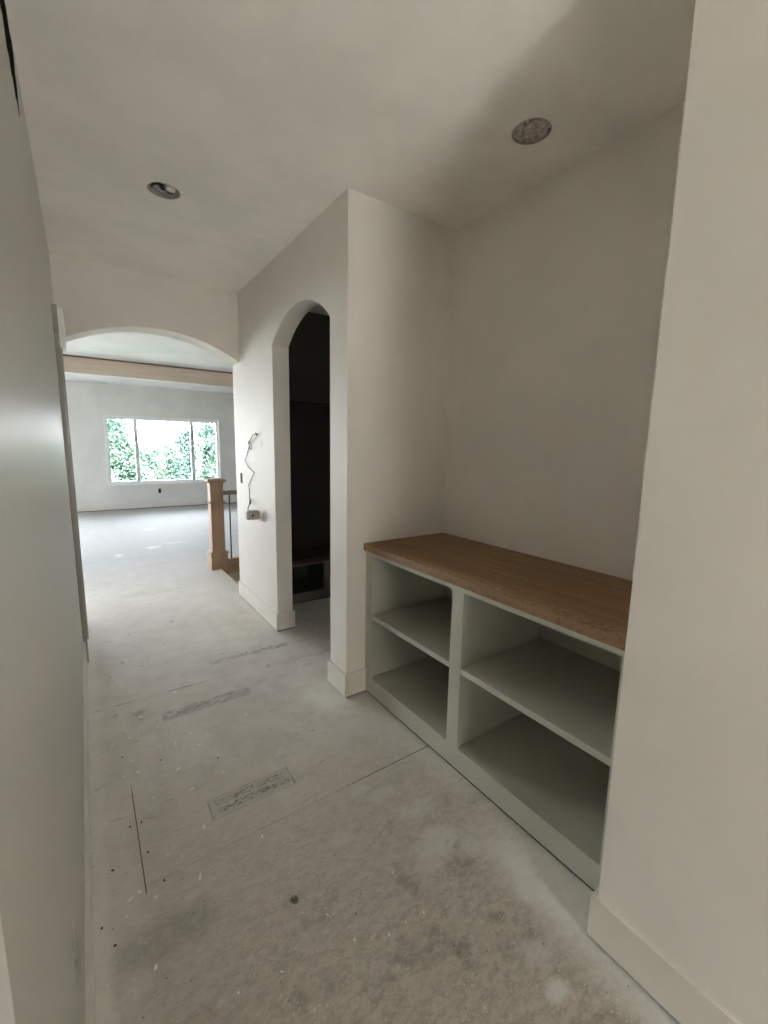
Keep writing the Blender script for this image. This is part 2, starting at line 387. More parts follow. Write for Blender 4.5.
# ------------------------------------------------------------------ hall ceiling with two round cut-outs
CANS = [(.437, 2.634, .0775), (1.583, 1.275, .0775)]
def plate_hole(bm, x0, x1, y0, y1, z0, z1, c, r, n=48):
    per = []
    for k in range(n):
        a = 2*math.pi*k/n; dx, dy = math.cos(a), math.sin(a); t = 1/max(abs(dx), abs(dy))
        per.append((c[0]+dx*t*(x1-x0)/2, c[1]+dy*t*(y1-y0)/2))
    for zz, fl in ((z0, 1), (z1, 0)):
        o = [bm.verts.new((*p, zz)) for p in per]; i = [bm.verts.new((c[0]+r*math.cos(2*math.pi*k/n), c[1]+r*math.sin(2*math.pi*k/n), zz)) for k in range(n)]
        for k in range(n): bm.faces.new((o[k], o[(k+1) % n], i[(k+1) % n], i[k]))
        if fl: low = i
        else:
            for k in range(n): bm.faces.new((low[k], i[k], i[(k+1) % n], low[(k+1) % n]))
def _ceil(bm):
    z0, z1 = H, H+.016
    X0, X1 = XL, 3.3
    q = .2
    ys = [YB, CANS[1][1]-q, CANS[1][1]+q, CANS[0][1]-q, CANS[0][1]+q, YE]
    box(bm, X0, X1, ys[0], ys[1], z0, z1); box(bm, X0, X1, ys[2], ys[3], z0, z1); box(bm, X0, X1, ys[4], YH, z0, z1); box(bm, XR, X1, YH, ys[5], z0, z1)
    for (cx, cy, r), a, b in ((CANS[1], ys[1], ys[2]), (CANS[0], ys[3], ys[4])):
        box(bm, X0, cx-q, a, b, z0, z1); box(bm, cx+q, X1, a, b, z0, z1)
        plate_hole(bm, cx-q, cx+q, a, b, z0, z1, (cx, cy), r)
struct('ceiling', M['ceil'], _ceil)
struct('roof_slab', M['ceil'], lambda bm: (box(bm, ROOM_L-.3, 3.5, YB-.3, YE, H+.34, H+.44), box(bm, ROOM_L-.3, ROOM_R+.3, YE, YF+.2, 3.2, 3.3)))

def can(label, c, fill):
    cx, cy, r = c
    o = empty('recessed_light_can', (cx, cy, H), label, 'ceiling light')
    def shell(bm):
        n = 40
        prof = [(r-.001, H+.001), (r-.001, H+.13), (r*.98, H+.13), (r-.004, H+.125), (r-.004, H+.001)]
        rings = [[bm.verts.new((cx+p*math.cos(2*math.pi*k/n), cy+p*math.sin(2*math.pi*k/n), zz)) for k in range(n)] for p, zz in prof]
        for a in range(len(prof)):
            A, B = rings[a], rings[(a+1) % len(prof)]
            for k in range(n): bm.faces.new((A[k], A[(k+1) % n], B[(k+1) % n], B[k]))
        top = [bm.verts.new((cx+r*.985*math.cos(2*math.pi*k/n), cy+r*.985*math.sin(2*math.pi*k/n), H+.127)) for k in range(n)]
        bm.faces.new(top)
    part('can_housing', M['galv'], o, shell, False)
    def frame(bm):
        n = 40; rr = [[bm.verts.new((cx+q*math.cos(2*math.pi*k/n), cy+q*math.sin(2*math.pi*k/n), zz)) for k in range(n)] for q, zz in ((r+.001, H+.016), (r+.035, H+.016), (r+.035, H+.018), (r+.001, H+.018))]
        for a in range(4):
            for k in range(n): bm.faces.new((rr[a][k], rr[a][(k+1) % n], rr[(a+1) % 4][(k+1) % n], rr[(a+1) % 4][k]))
    part('mounting_ring', M['galv'], o, frame)
    rnd = random.Random(int(cx*1000))
    if fill:
        def stuffing(bm):
            for k in range(160):
                a = rnd.uniform(0, 2*math.pi); rr = r*.88*math.sqrt(rnd.random()); s = rnd.uniform(.006, .013)
                mt = Matrix.Translation((cx+rr*math.cos(a), cy+rr*math.sin(a), H+.004+rnd.uniform(0, .026)*(rnd.random()**.7))) @ Matrix.Rotation(rnd.uniform(0, 3), 4, (rnd.random(), rnd.random(), rnd.random()+.1)) @ Matrix.Diagonal((s, s*rnd.uniform(.5, 1.1), s*.6, 1))
                res = bmesh.ops.create_icosphere(bm, subdivisions=1, radius=1, matrix=mt)
                for v in res['verts']: v.co += Vector((rnd.uniform(-1, 1), rnd.uniform(-1, 1), rnd.uniform(-1, 1)))*s*.3
        part('insulation', M['insul'], o, stuffing)
    else:
        part('splice_box', M['galv'], o, lambda bm: box(bm, cx-.045, cx-.005, cy-.03, cy+.025, H+.022, H+.06, .004))
        part('socket', M['chip'], o, lambda bm: tube(bm, [(cx+.03, cy-.015, H+.008), (cx+.034, cy-.01, H+.07)], .021, 16))
        for s in range(3):
            ph = rnd.uniform(0, 6)
            part('wire', M['black'] if s != 1 else M['plate'], o, lambda bm, s=s, ph=ph: tube(bm, [(cx-.03+.02*s+.028*math.cos(ph+k*.5), cy+.025*math.sin(ph+k*.55), H+.005+.0035*k) for k in range(12)], .006, 8))
    return o
can('round ceiling can hole with dark wires, over the hall in front of the wide arch', CANS[0], False)
can('round ceiling can hole packed with grey insulation, over the alcove shelves', CANS[1], True)

# ------------------------------------------------------------------ baseboards (flat stock, held a finger off the subfloor)
BT, BZ0, BZ1 = .015, .012, .149
def bb(name, segs, gap_shade=()):
    if gap_shade: struct('trim_%d' % {'baseboard_column': 4, 'baseboard_arch_far': 5, 'baseboard_right_near': 6}[name], M['cavity_shade'], lambda bm: [box(bm, *q, 0, BZ0-.0005) for q in gap_shade])  # dark strips painting the shadow gap under the baseboards
    def f(bm):
        for s in segs: box(bm, *s, BZ0, BZ1)
        bmesh.ops.remove_doubles(bm, verts=bm.verts, dist=1e-5)
    struct(name, M['trim'], f)
bb('baseboard_left', [(XL, XL+.012, .355, 3.352), (XL, XL+.012, 3.87, YH)])
bb('baseboard_column', [(XR-BT, XR, YC-BT, A1+BT), (XR, 1.304, YC-BT, YC), (XR, XR+T+BT, A1, A1+BT)], [(XR-.004, XR+.01, YC-.004, A1+.004), (XR, 1.304, YC-.004, YC+.01), (XR, XR+T+.004, A1-.01, A1+.004)])
bb('baseboard_arch_far', [(XR-BT, XR, A2-BT, YE), (XR, XR+T+BT, A2-BT, A2), (XR+T, XR+T+BT, A2, YE-.12)], [(XR-.004, XR+.01, A2-.004, YE), (XR, XR+T+.004, A2-.004, A2+.01)])
bb('baseboard_right_near', [(XR-BT, XR, YB, YN+BT), (XR, 1.304, YN, YN+BT)], [(XR-.004, XR+.01, YB, YN+.004), (XR, 1.304, YN-.01, YN+.004)])

# ------------------------------------------------------------------ closet door on the left wall (seen edge-on)
d1 = empty('door_1', (XL, 3.6, 0), kind='structure')
part('casing', M['greytrim'], d1, lambda bm: box(bm, XL-.0, XL+.024, 3.352, 3.44, 0, 2.10))
part('casing', M['greytrim'], d1, lambda bm: box(bm, XL-.0, XL+.026, 3.775, 3.86, 0, 2.10))
part('head_casing', M['primed'], d1, lambda bm: box(bm, XL, XL+.052, 3.335, 3.88, 2.10, 2.255, .002))
part('head_backing', M['greytrim'], d1, lambda bm: box(bm, XL, XL+.026, 3.325, 3.335, 2.10, 2.27))
part('door_slab', M['greytrim'], d1, lambda bm: (box(bm, XL-.055, XL-.02, DR0+.003, DR1-.003, .012, DRZ-.003), box(bm, XL-.02, XL-.014, DR0+.06, DR1-.06, .2, .95, .002), box(bm, XL-.02, XL-.014, DR0+.06, DR1-.06, 1.1, 1.95, .002)))
# near door casing at the photographer's shoulder, its doorway shut by an added slab that keeps light out
d2 = empty('door_2', (XL, 0, 0), kind='structure')
part('casing', M['primed'], d2, lambda bm: box(bm, XL, XL+.0205, .27, .3545, 0, 2.185, .002))
part('casing', M['primed'], d2, lambda bm: box(bm, XL, XL+.0205, -.705, -.62, 0, 2.185, .002))
part('door_slab', M['primed'], d2, lambda bm: box(bm, XL-.09, XL-.05, -.617, .267, .012, 2.097))
part('head_casing', M['primed'], d2, lambda bm: box(bm, XL, XL+.0205, -.62, .27, 2.10, 2.185, .002))

# ------------------------------------------------------------------ great room shell
PD0, PD1, PDZ = -4.1, -.40, 2.6
def _farwall(bm):
    wx0, wx1, wz0, wz1 = .43, 2.715, .5775, 1.985
    for a in ((ROOM_L, PD0, 0, 3.2), (PD1, wx0, 0, 3.2), (PD0, PD1, 0, .03), (PD0, PD1, PDZ, 3.2), (wx1, ROOM_R, 0, 3.2), (wx0, wx1, 0, wz0), (wx0, wx1, wz1, 3.2)): box(bm, a[0], a[1], YF, YF+.16, a[2], a[3])
struct('wall_far', M['farwall'], _farwall)
struct('trim_1', M['edgedark'], lambda bm: box(bm, XL-1, 5.9, YF-.012, YF, 0, .016))  # dark strip for the shadow line at the foot of the far wall
SW = [(6.9, 7.3), (8.9, 9.9)]              # unseen side windows of the great room, added for daylight
def _side(x0, x1):
    def f(bm):
        yy = [YE, SW[0][0], SW[0][1], SW[1][0], SW[1][1], YF+.16]
        for i in (0, 2, 4): box(bm, x0, x1, yy[i], yy[i+1], -.03 if i else -.03, 3.2)
        for i in (1, 3): box(bm, x0, x1, yy[i], yy[i+1], -.03, .4); box(bm, x0, x1, yy[i], yy[i+1], 2.3, 3.2)
    return f
struct('wall_great_left', M['farwall'], _side(ROOM_L-.16, ROOM_L))
struct('wall_great_right', M['farwall'], lambda bm: box(bm, ROOM_R, ROOM_R+.16, YE, YF+.16, -3, 3.2))
struct('wall_great_near_left', M['farwall'], lambda bm: box(bm, ROOM_L, XL-T, YE-.14, YE, 0, 3.2))
struct('wall_great_near_right', M['farwall'], lambda bm: box(bm, 3.3+T, ROOM_R, YE-.14, YE, -3, 3.2))
struct('wall_great_top', M['farwall'], lambda bm: (box(bm, XL-T, 3.3+T, YE-.002, YE+.05, H-.02, 3.2),))
ZL, ZU, YT = 2.661, 2.95, 9.595
TX0, TX1, TY0 = -2.6, 4.4, 5.6
def _gc(bm):
    box(bm, ROOM_L, ROOM_R, YT+.02, YF, ZL, 3.2); box(bm, ROOM_L, ROOM_R, YE+.05, TY0-.02, ZL, 3.2)
    box(bm, ROOM_L, TX0-.02, TY0-.02, YT+.02, ZL, 3.2); box(bm, TX1+.02, ROOM_R, TY0-.02, YT+.02, ZL, 3.2)
    box(bm, TX0-.02, TX1+.02, TY0-.02, YT+.02, ZU+.004, 3.2)
struct('ceiling_great_room', M['farceil'], _gc)
tr = empty('trim_2', (1, 7.6, ZL), kind='structure')
part('tray_board', M['beam'], tr, lambda bm: (box(bm, TX0, TX1, YT, YT+.02, ZL, ZU), box(bm, TX0, TX1, TY0-.02, TY0, ZL, ZU), box(bm, TX0-.02, TX0, TY0-.02, YT+.02, ZL, ZU), box(bm, TX1, TX1+.02, TY0-.02, YT+.02, ZL, ZU)))
part('tray_edge', M['edgedark'], tr, lambda bm: (box(bm, TX0, TX1, YT-.03, YT, ZU-.022, ZU+.003), box(bm, TX0, TX1, TY0, TY0+.03, ZU-.022, ZU+.003)))

# windows
def window(n, axis, a0, a1, z0, z1, c, mull, depth=.16, fw=.04, sgn=1):
    """unit in the wall that spans c..c+sgn*depth along the other axis"""
    o = empty('window_%d' % n, (0, 0, 0), kind='structure')
    def B(bm, u0, u1, d0, d1, v0, v1):
        d0, d1 = c+sgn*d0, c+sgn*d1
        if axis == 1: box(bm, u0, u1, d0, d1, v0, v1)
        else: box(bm, d0, d1, u0, u1, v0, v1)
    f0, f1 = depth-.09, depth-.01
    part('window_frame', M['vinyl'], o, lambda bm: [B(bm, *q) for q in ((a0, a0+fw, f0, f1, z0, z1), (a1-fw, a1, f0, f1, z0, z1), (a0+fw, a1-fw, f0, f1, z0, z0+fw), (a0+fw, a1-fw, f0, f1, z1-fw, z1))])
    part('casing', M['vinyl'], o, lambda bm: [B(bm, *q) for q in ((a0-.03, a0, -.012, 0, z0-.03, z1+.03), (a1, a1+.03, -.012, 0, z0-.03, z1+.03), (a0, a1, -.012, 0, z1, z1+.03), (a0-.03, a1+.03, -.02, 0, z0-.045, z0))])
    for m in mull: part('mullion', M['mull'], o, lambda bm: B(bm, m-.035, m+.035, f0-.005, f1, z0+fw, z1-fw))
    ed = [a0+fw] + [m for m in mull] + [a1-fw]
    for i in range(len(ed)-1):
        part('glass_pane', M['glass'], o, lambda bm: B(bm, ed[i], ed[i+1], depth-.052, depth-.046, z0+fw, z1-fw))
    return o
window(5, 1, PD0, PD1, .03, PDZ, YF, ((PD0+PD1)/2,))  # unseen patio door, added to light the hall
window(1, 1, .43, 2.715, .5775, 1.985, YF, (.985, 2.13))
for i, (a, b) in enumerate(SW): window(2+i, 0, a, b, .4, 2.3, ROOM_L, ((a+b)/2,), sgn=-1)
ot = empty('outlet_box', (1.375, YF, .34), 'tiny black open outlet box low on the far wall under the window', 'outlet box')
part('box_rim', M['plate'], ot, lambda bm: [box(bm, *q) for q in ((1.340, 1.348, YF-.004, YF, .325, .44), (1.402, 1.410, YF-.004, YF, .325, .44), (1.348, 1.402, YF-.004, YF, .325, .333), (1.348, 1.402, YF-.004, YF, .432, .44))])
part('box_opening', M['black'], ot, lambda bm: box(bm, 1.348, 1.402, YF-.002, YF, .333, .432))

# ------------------------------------------------------------------ back of the hall and side room (behind the camera)
BD0, BD1, BDZ = .12, .98, 2.15
def _back(bm):
    box(bm, XL-T, BD0, YB-.15, YB, 0, H+.1); box(bm, BD1, XR+T, YB-.15, YB, 0, H+.1); box(bm, BD0, BD1, YB-.15, YB, BDZ, H+.1)
struct('wall_back', M['wall'], _back)
window(4, 1, BD0, BD1, .02, BDZ, YB, (), depth=.15, fw=.05, sgn=-1)  # unseen glazed back door, added for daylight from behind the camera
# ------------------------------------------------------------------ alcove cubby cabinet and its wood top
XF = 1.306; CT = .020
cab = empty('cubby_cabinet', (XF, 1.29, 0), 'painted grey-green built-in cubby cabinet with four open compartments in the alcove', 'cabinet')
y0, y1 = YN+.002, YC-.002
part('face_frame', M['cab'], cab, lambda bm: [box(bm, XF, XF+.02, *q) for q in ((y0, .590, .012, .882), (1.983, y1, .012, .882), (1.259, 1.329, .115, .855), (.590, 1.983, .012, .115), (.590, 1.983, .855, .882))])
part('side_panel', M['cab'], cab, lambda bm: box(bm, XF+.02, XB-.004, y0, y0+.05, 0, .882))
part('side_panel', M['cab'], cab, lambda bm: box(bm, XF+.02, XB-.004, y1-.05, y1, 0, .882))
part('divider', M['cab'], cab, lambda bm: box(bm, XF+.02, XB-.004, 1.2665, 1.3215, 0, .882))
part('back_panel', M['cab'], cab, lambda bm: (box(bm, XB-.012, XB-.004, y0+.05, 1.2665, .1, .882), box(bm, XB-.012, XB-.004, 1.3215, y1-.05, .1, .882)))
part('bottom_panel', M['cab'], cab, lambda bm: (box(bm, XF+.02, XB-.012, y0+.05, 1.2665, .090, .112), box(bm, XF+.02, XB-.012, 1.3215, y1-.05, .090, .112)))
part('toe_gap_shade', M['cavity_shade'], cab, lambda bm: box(bm, XF+.005, XF+.0195, y0+.002, y1-.002, 0, .0118))  # black strip, painted shade of the gap under the face frame
for a, b in ((1.3295, 1.9825), (.5905, 1.2585)):
    part('shelf', M['cab'], cab, lambda bm: (box(bm, XF+.002, XF+.022, a, b, .478, .506, .0015), box(bm, XF+.022, XB-.012, a+.009 if a > 1 else a, b if a > 1 else b+.006, .480, .5055)))
part('top_rail', M['cab'], cab, lambda bm: (box(bm, XB-.03, XB-.012, y0+.05, 1.2665, .80, .882), box(bm, XB-.03, XB-.012, 1.3215, y1-.05, .80, .882)))
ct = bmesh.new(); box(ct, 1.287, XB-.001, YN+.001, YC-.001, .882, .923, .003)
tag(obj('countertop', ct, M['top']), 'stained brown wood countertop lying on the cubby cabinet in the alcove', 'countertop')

# ------------------------------------------------------------------ mudroom bench behind the small arch
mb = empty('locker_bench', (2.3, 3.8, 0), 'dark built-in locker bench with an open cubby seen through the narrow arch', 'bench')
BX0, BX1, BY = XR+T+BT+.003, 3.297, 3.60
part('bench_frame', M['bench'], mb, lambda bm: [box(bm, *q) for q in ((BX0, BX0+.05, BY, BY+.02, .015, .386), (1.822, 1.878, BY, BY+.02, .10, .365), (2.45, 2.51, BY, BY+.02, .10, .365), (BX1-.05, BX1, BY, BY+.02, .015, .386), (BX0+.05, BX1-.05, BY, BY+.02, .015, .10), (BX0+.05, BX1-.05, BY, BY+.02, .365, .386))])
part('cubby_interior', M['panel'], mb, lambda bm: [box(bm, *q) for q in ((1.84, 1.86, BY+.02, 4.0, .1, .386), (2.47, 2.49, BY+.02, 4.0, .1, .386), (BX0, BX1, BY+.02, 4.015, 0, .1), (BX0, BX1, 4.0, 4.015, .1, .386), (BX0, BX0+.02, BY+.02, 4.0, .1, .386), (BX1-.02, BX1, BY+.02, 4.0, .1, .386))])  # dark inside: the shade of the opening put into the colour
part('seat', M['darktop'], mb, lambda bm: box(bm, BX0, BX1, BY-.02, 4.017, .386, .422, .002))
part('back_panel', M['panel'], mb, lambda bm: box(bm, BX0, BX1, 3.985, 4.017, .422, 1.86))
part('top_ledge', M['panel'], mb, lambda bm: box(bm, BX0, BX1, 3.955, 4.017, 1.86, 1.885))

# ------------------------------------------------------------------ stair, newel and railing
nw = empty('newel_post', (1.24, 5.235, 0), 'square raw oak newel post with capped top and plinth at the stair opening', 'newel post')
cx, cy = 1.240, 5.236
part('plinth', M['oak'], nw, lambda bm: (box(bm, cx-.095, cx+.095, cy-.095, cy+.095, .0, .19, .002), box(bm, 1.252, cx+.095, cy-.095, 5.183, -.11, .0)))
part('plinth_moulding', M['oak'], nw, lambda bm: (frustum(bm, cx, cy, .19, .212, .206, .212), frustum(bm, cx, cy, .206, .205, .222, .155)))
part('shaft', M['oak'], nw, lambda bm: box(bm, cx-.072, cx+.072, cy-.072, cy+.072, .215, 1.03, .002))
part('collar', M['oak'], nw, lambda bm: (frustum(bm, cx, cy, .783, .150, .790, .186), frustum(bm, cx, cy, .790, .186, .803, .186)))
part('cap', M['oak'], nw, lambda bm: (frustum(bm, cx, cy, 1.015, .150, 1.034, .182), frustum(bm, cx, cy, 1.034, .206, 1.060, .206), frustum(bm, cx, cy, 1.060, .200, 1.068, .170)))
rl = empty('stair_railing', (2.6, 5.236, 0), 'wood handrail with thin dark iron balusters running from the newel post', 'railing')
RX0, RX1 = cx+.074, 4.40
part('handrail', M['railwood'], rl, lambda bm: box(bm, RX0, RX1, cy-.032, cy+.032, .872, .920, .008))
part('shoe_rail', M['oakx'], rl, lambda bm: box(bm, cx+.097, RX1, cy-.034, cy+.034, .012, .095, .003))
part('curb', M['oakx'], rl, lambda bm: box(bm, cx+.097, RX1, cy-.05, cy+.05, 0.0, .012))
k = 0; xx = 1.398
while xx < 4.35:
    part('baluster', M['iron'], rl, lambda bm: box(bm, xx-.007, xx+.007, cy-.007, cy+.007, .09, .88)); xx += .115
part('end_post', M['oak'], rl, lambda bm: box(bm, 4.40, 4.49, cy-.045, cy+.045, 0, 1.0, .003))
struct('trim_3', M['oakx'], lambda bm: box(bm, 1.337, 4.4, 5.172, 5.184, -.075, -.002))
st = empty('stair_flight', (1.25, 4.64, -.19), kind='structure'); st.name = 'floor_stairs'
for i in range(10):
    x0 = 1.251 + .27*i; z = -.19*(i+1)
    part('tread', M['stairwood'], st, lambda bm: box(bm, x0-.0, x0+.285, YE+.004, 5.17, z-.03, z))
    part('riser', M['primed'], st, lambda bm: box(bm, x0+.27, x0+.285, YE+.004, 5.17, z-.19, z-.03))
struct('wall_stair_near', M['farwall'], lambda bm: box(bm, 1.252, 4.4, YE-.05, YE+.003, -2.6, -.03))
struct('wall_stair_far', M['farwall'], lambda bm: box(bm, 1.252, 4.4, 5.2, 5.3, -2.6, -.031))
struct('wall_stair_end', M['farwall'], lambda bm: box(bm, 4.4, 4.5, YE-.05, 5.3, -2.6, -.031))
struct('wall_stair_head', M['farwall'], lambda bm: box(bm, 1.13, 1.231, YE-.05, 5.3, -2.6, -.031))
struct('floor_lower', M['floor'], lambda bm: box(bm, 1.1, 4.5, YE-.05, 5.3, -2.7, -2.6))

# ------------------------------------------------------------------ low-voltage wire, boxes on the right wall
wp = [(3.484, 1.548, .004), (3.50, 1.549, .02), (3.556, 1.545, .02), (3.63, 1.515, .012), (3.703, 1.486, .006), (3.66, 1.497, .02), (3.60, 1.49, .028), (3.575, 1.462, .026), (3.60, 1.432, .02), (3.65, 1.432, .014), (3.69, 1.46, .008), (3.70, 1.49, .012), (3.69, 1.455, .006),
      (3.76, 1.39, .006), (3.839, 1.321, .004), (3.70, 1.275, .014), (3.577, 1.237, .008), (3.67, 1.175, .007), (3.75, 1.119, .005), (3.735, 1.085, .006), (3.721, 1.051, .007), (3.735, 1.01, .006), (3.69, .98, .012), (3.63, .966, .035), (3.585, .955, .062), (3.556, .940, .078)]
lv = empty('cable', (XR, 3.70, .90), 'thin grey cable zigzagging down the white wall beside the narrow arch', 'cable')
part('sheath', M['wire'], lv, lambda bm: tube(bm, [(XR-d-.003, y, z) for y, z, d in wp], .0036, 8), True)
part('knot', M['wire'], lv, lambda bm: tube(bm, [(XR-.013, 3.70, .995), (XR-.022, 3.672, .98), (XR-.034, 3.645, .97)], .009, 8), True)
part('wire_end', M['copper'], lv, lambda bm: (tube(bm, [(XR-.005, 3.484, 1.549), (XR-.03, 3.47, 1.562)], .005, 6), tube(bm, [(XR-.012, 3.49, 1.546), (XR-.03, 3.44, 1.535)], .003, 6)))
jb = empty('junction_box', (1.128, 3.555, .847), 'grey plastic junction box hanging against the wall at the lower end of the cable', 'junction box')
JX0, JX1, JZ0, JZ1 = 1.080, 1.1795, .847, .922
def rrx(bm, a, b, c, d, ya, yb, r=.014):
    pts = []
    for (xx, zz, a0) in ((b-r, d-r, 0), (a+r, d-r, 90), (a+r, c+r, 180), (b-r, c+r, 270)):
        for k in range(5): t = math.radians(a0+k*22.5); pts.append((xx+r*math.cos(t), zz+r*math.sin(t)))
    prism(bm, pts, 1, ya, yb)
part('box_body', M['plate'], jb, lambda bm: rrx(bm, JX0, JX1, JZ0, JZ1, 3.535, 3.575))
part('cover', M['plate'], jb, lambda bm: rrx(bm, JX0+.006, JX1-.006, JZ0+.006, JZ1-.006, 3.529, 3.535, .01))
part('knockout', M['black'], jb, lambda bm: tube(bm, [((JX0+JX1)/2, 3.5265, (JZ0+JZ1)/2-.002), ((JX0+JX1)/2, 3.529, (JZ0+JZ1)/2-.002)], .009, 14))
part('clamp', M['chip'], jb, lambda bm: box(bm, JX0+.012, JX0+.028, 3.545, 3.565, JZ1, JZ1+.012))
sb = empty('switch_box', (XR, 3.977, 1.12), 'narrow open black switch box at the wall end beside the cable', 'switch box')
part('rim', M['plate'], sb, lambda bm: [box(bm, XR-.003, XR, *q) for q in ((3.952, 3.957, 1.115, 1.213), (3.998, 4.003, 1.115, 1.213), (3.957, 3.998, 1.115, 1.120), (3.957, 3.998, 1.208, 1.213))])
part('opening', M['cavity_shade'], sb, lambda bm: box(bm, XR-.0036, XR, 3.957, 3.998, 1.12, 1.208))  # flat dark plate, the shade inside the box as colour

# ------------------------------------------------------------------ debris on the subfloor
WHITE = [(0.114, 3.236), (0.221, 3.099), (0.038, 3.057), (0.047, 2.914), (0.089, 2.887), (0.204, 2.868), (0.312, 2.75), (0.135, 2.716), (0.132, 2.557), (0.166, 2.546), (0.22, 2.569), (0.221, 2.406), (0.221, 2.35), (0.208, 2.308), (0.074, 2.508), (0.067, 2.392), (0.089, 2.324), (0.131, 2.34), (0.118, 2.289), (0.017, 2.31), (0.2, 2.175), (0.274, 2.158), (0.348, 2.203), (0.538, 2.137), (0.367, 2.079), (-0.055, 2.278), (-0.03, 2.234), (0.087, 2.14), (-0.025, 2.147), (0.254, 1.967), (0.142, 1.848), (0.04, 2.574), (0.151, 2.49), (0.102, 2.048), (0.047, 2.049), (0.068, 2.002), (0.282, 1.811), (0.418, 1.835), (0.507, 2.693), (0.351, 2.649), (-0.029, 1.813), (0.189, 1.504), (0.008, 1.384), (0.048, 1.45), (0.091, 1.4), (-0.051, 1.214), (-0.057, 1.243), (0.357, 0.976), (0.241, 0.997), (0.453, 1.421), (0.397, 0.848), (0.148, 1.541), (0.281, 1.587), (0.928, 0.89), (0.726, 0.882), (0.79, 0.871), (0.568, 0.93), (0.785, 1.032), (0.662, 0.882), (0.532, 1.038), (0.358, 3.682), (0.385, 3.458), (0.203, 3.449), (0.118, 3.216), (0.274, 3.067), (0.377, 3.399), (0.802, 4.33), (0.06, 3.872), (1.129, 3.557), (0.19, 3.683), (0.006, 5.427), (0.502, 3.779)]
DARK = [(0.196, 2.076), (0.049, 2.195), (0.422, 1.943), (0.045, 1.747), (0.084, 1.745), (0.089, 1.591), (0.123, 1.445), (-0.058, 1.389), (-0.02, 1.582), (-0.027, 1.313)]
def chip_mesh(name, mat, seed, sx, sy, sz):
    r = random.Random(seed); bm = bmesh.new()
    bmesh.ops.create_icosphere(bm, subdivisions=1, radius=1)
    for v in bm.verts:
        v.co = Vector((v.co.x*sx*r.uniform(.6, 1.15), v.co.y*sy*r.uniform(.6, 1.15), max(-.55, v.co.z)*sz*r.uniform(.7, 1.1)))
    z = min(v.co.z for v in bm.verts)
    for v in bm.verts: v.co.z -= z
    bmesh.ops.recalc_face_normals(bm, faces=bm.faces)
    me = bpy.data.meshes.new(name); bm.to_mesh(me); bm.free(); me.materials.append(mat); return me
cm = [chip_mesh('drywall_crumb', M['chip'], s, (.0075, .0085, .006, .010)[s], (.0042, .003, .0045, .0026)[s], .004) for s in range(4)]
for i, (x, y) in enumerate(WHITE):
    o = bpy.data.objects.new('drywall_crumb', cm[i % 4]); COL.objects.link(o); o.location = (x, y, 0)
    s = random.uniform(1.3, 2.3) if y > 1.9 else random.uniform(1.0, 1.7) if y > 1.3 else random.uniform(.55, .95); o.scale = (s, s, s); o.rotation_euler.z = random.uniform(0, 6.28)
    tag(o, 'tiny white drywall crumb lying loose on the dusty subfloor', 'crumb', 'white drywall crumbs strewn over the floor')
dm = [chip_mesh('wood_crumb', M['woodchip'], 20+s, .006, .0042, .004) for s in range(3)]
for i, (x, y) in enumerate(DARK):
    o = bpy.data.objects.new('wood_crumb', dm[i % 3]); COL.objects.link(o); o.location = (x, y, 0); o.rotation_euler.z = random.uniform(0, 6.28)
    tag(o, 'tiny dark wood crumb lying loose on the dusty subfloor', 'crumb', 'dark wood crumbs on the floor')
for (x, y, rz, a, b, lab) in ((.226, 1.389, 1.2, .017, .0045, 'long pale drywall sliver lying between the boxed floor stamp and the left wall'),
                              (.022, 1.437, .6, .014, .006, 'chunky white drywall flake at the end of the dark floor seam'),
                              (.064, 1.185, .9, .011, .0055, 'white drywall flake on the bluish floor stain nearest the camera'),
                              (.631, 2.203, .4, .011, .008, 'white drywall lump alone mid floor in front of the column')):
    me = chip_mesh('drywall_flake', M['chip'], int(x*999)+50, a, b, .005); o = bpy.data.objects.new('drywall_flake', me); COL.objects.link(o)
    o.location = (x, y, 0); o.rotation_euler.z = rz; tag(o, lab, 'flake')

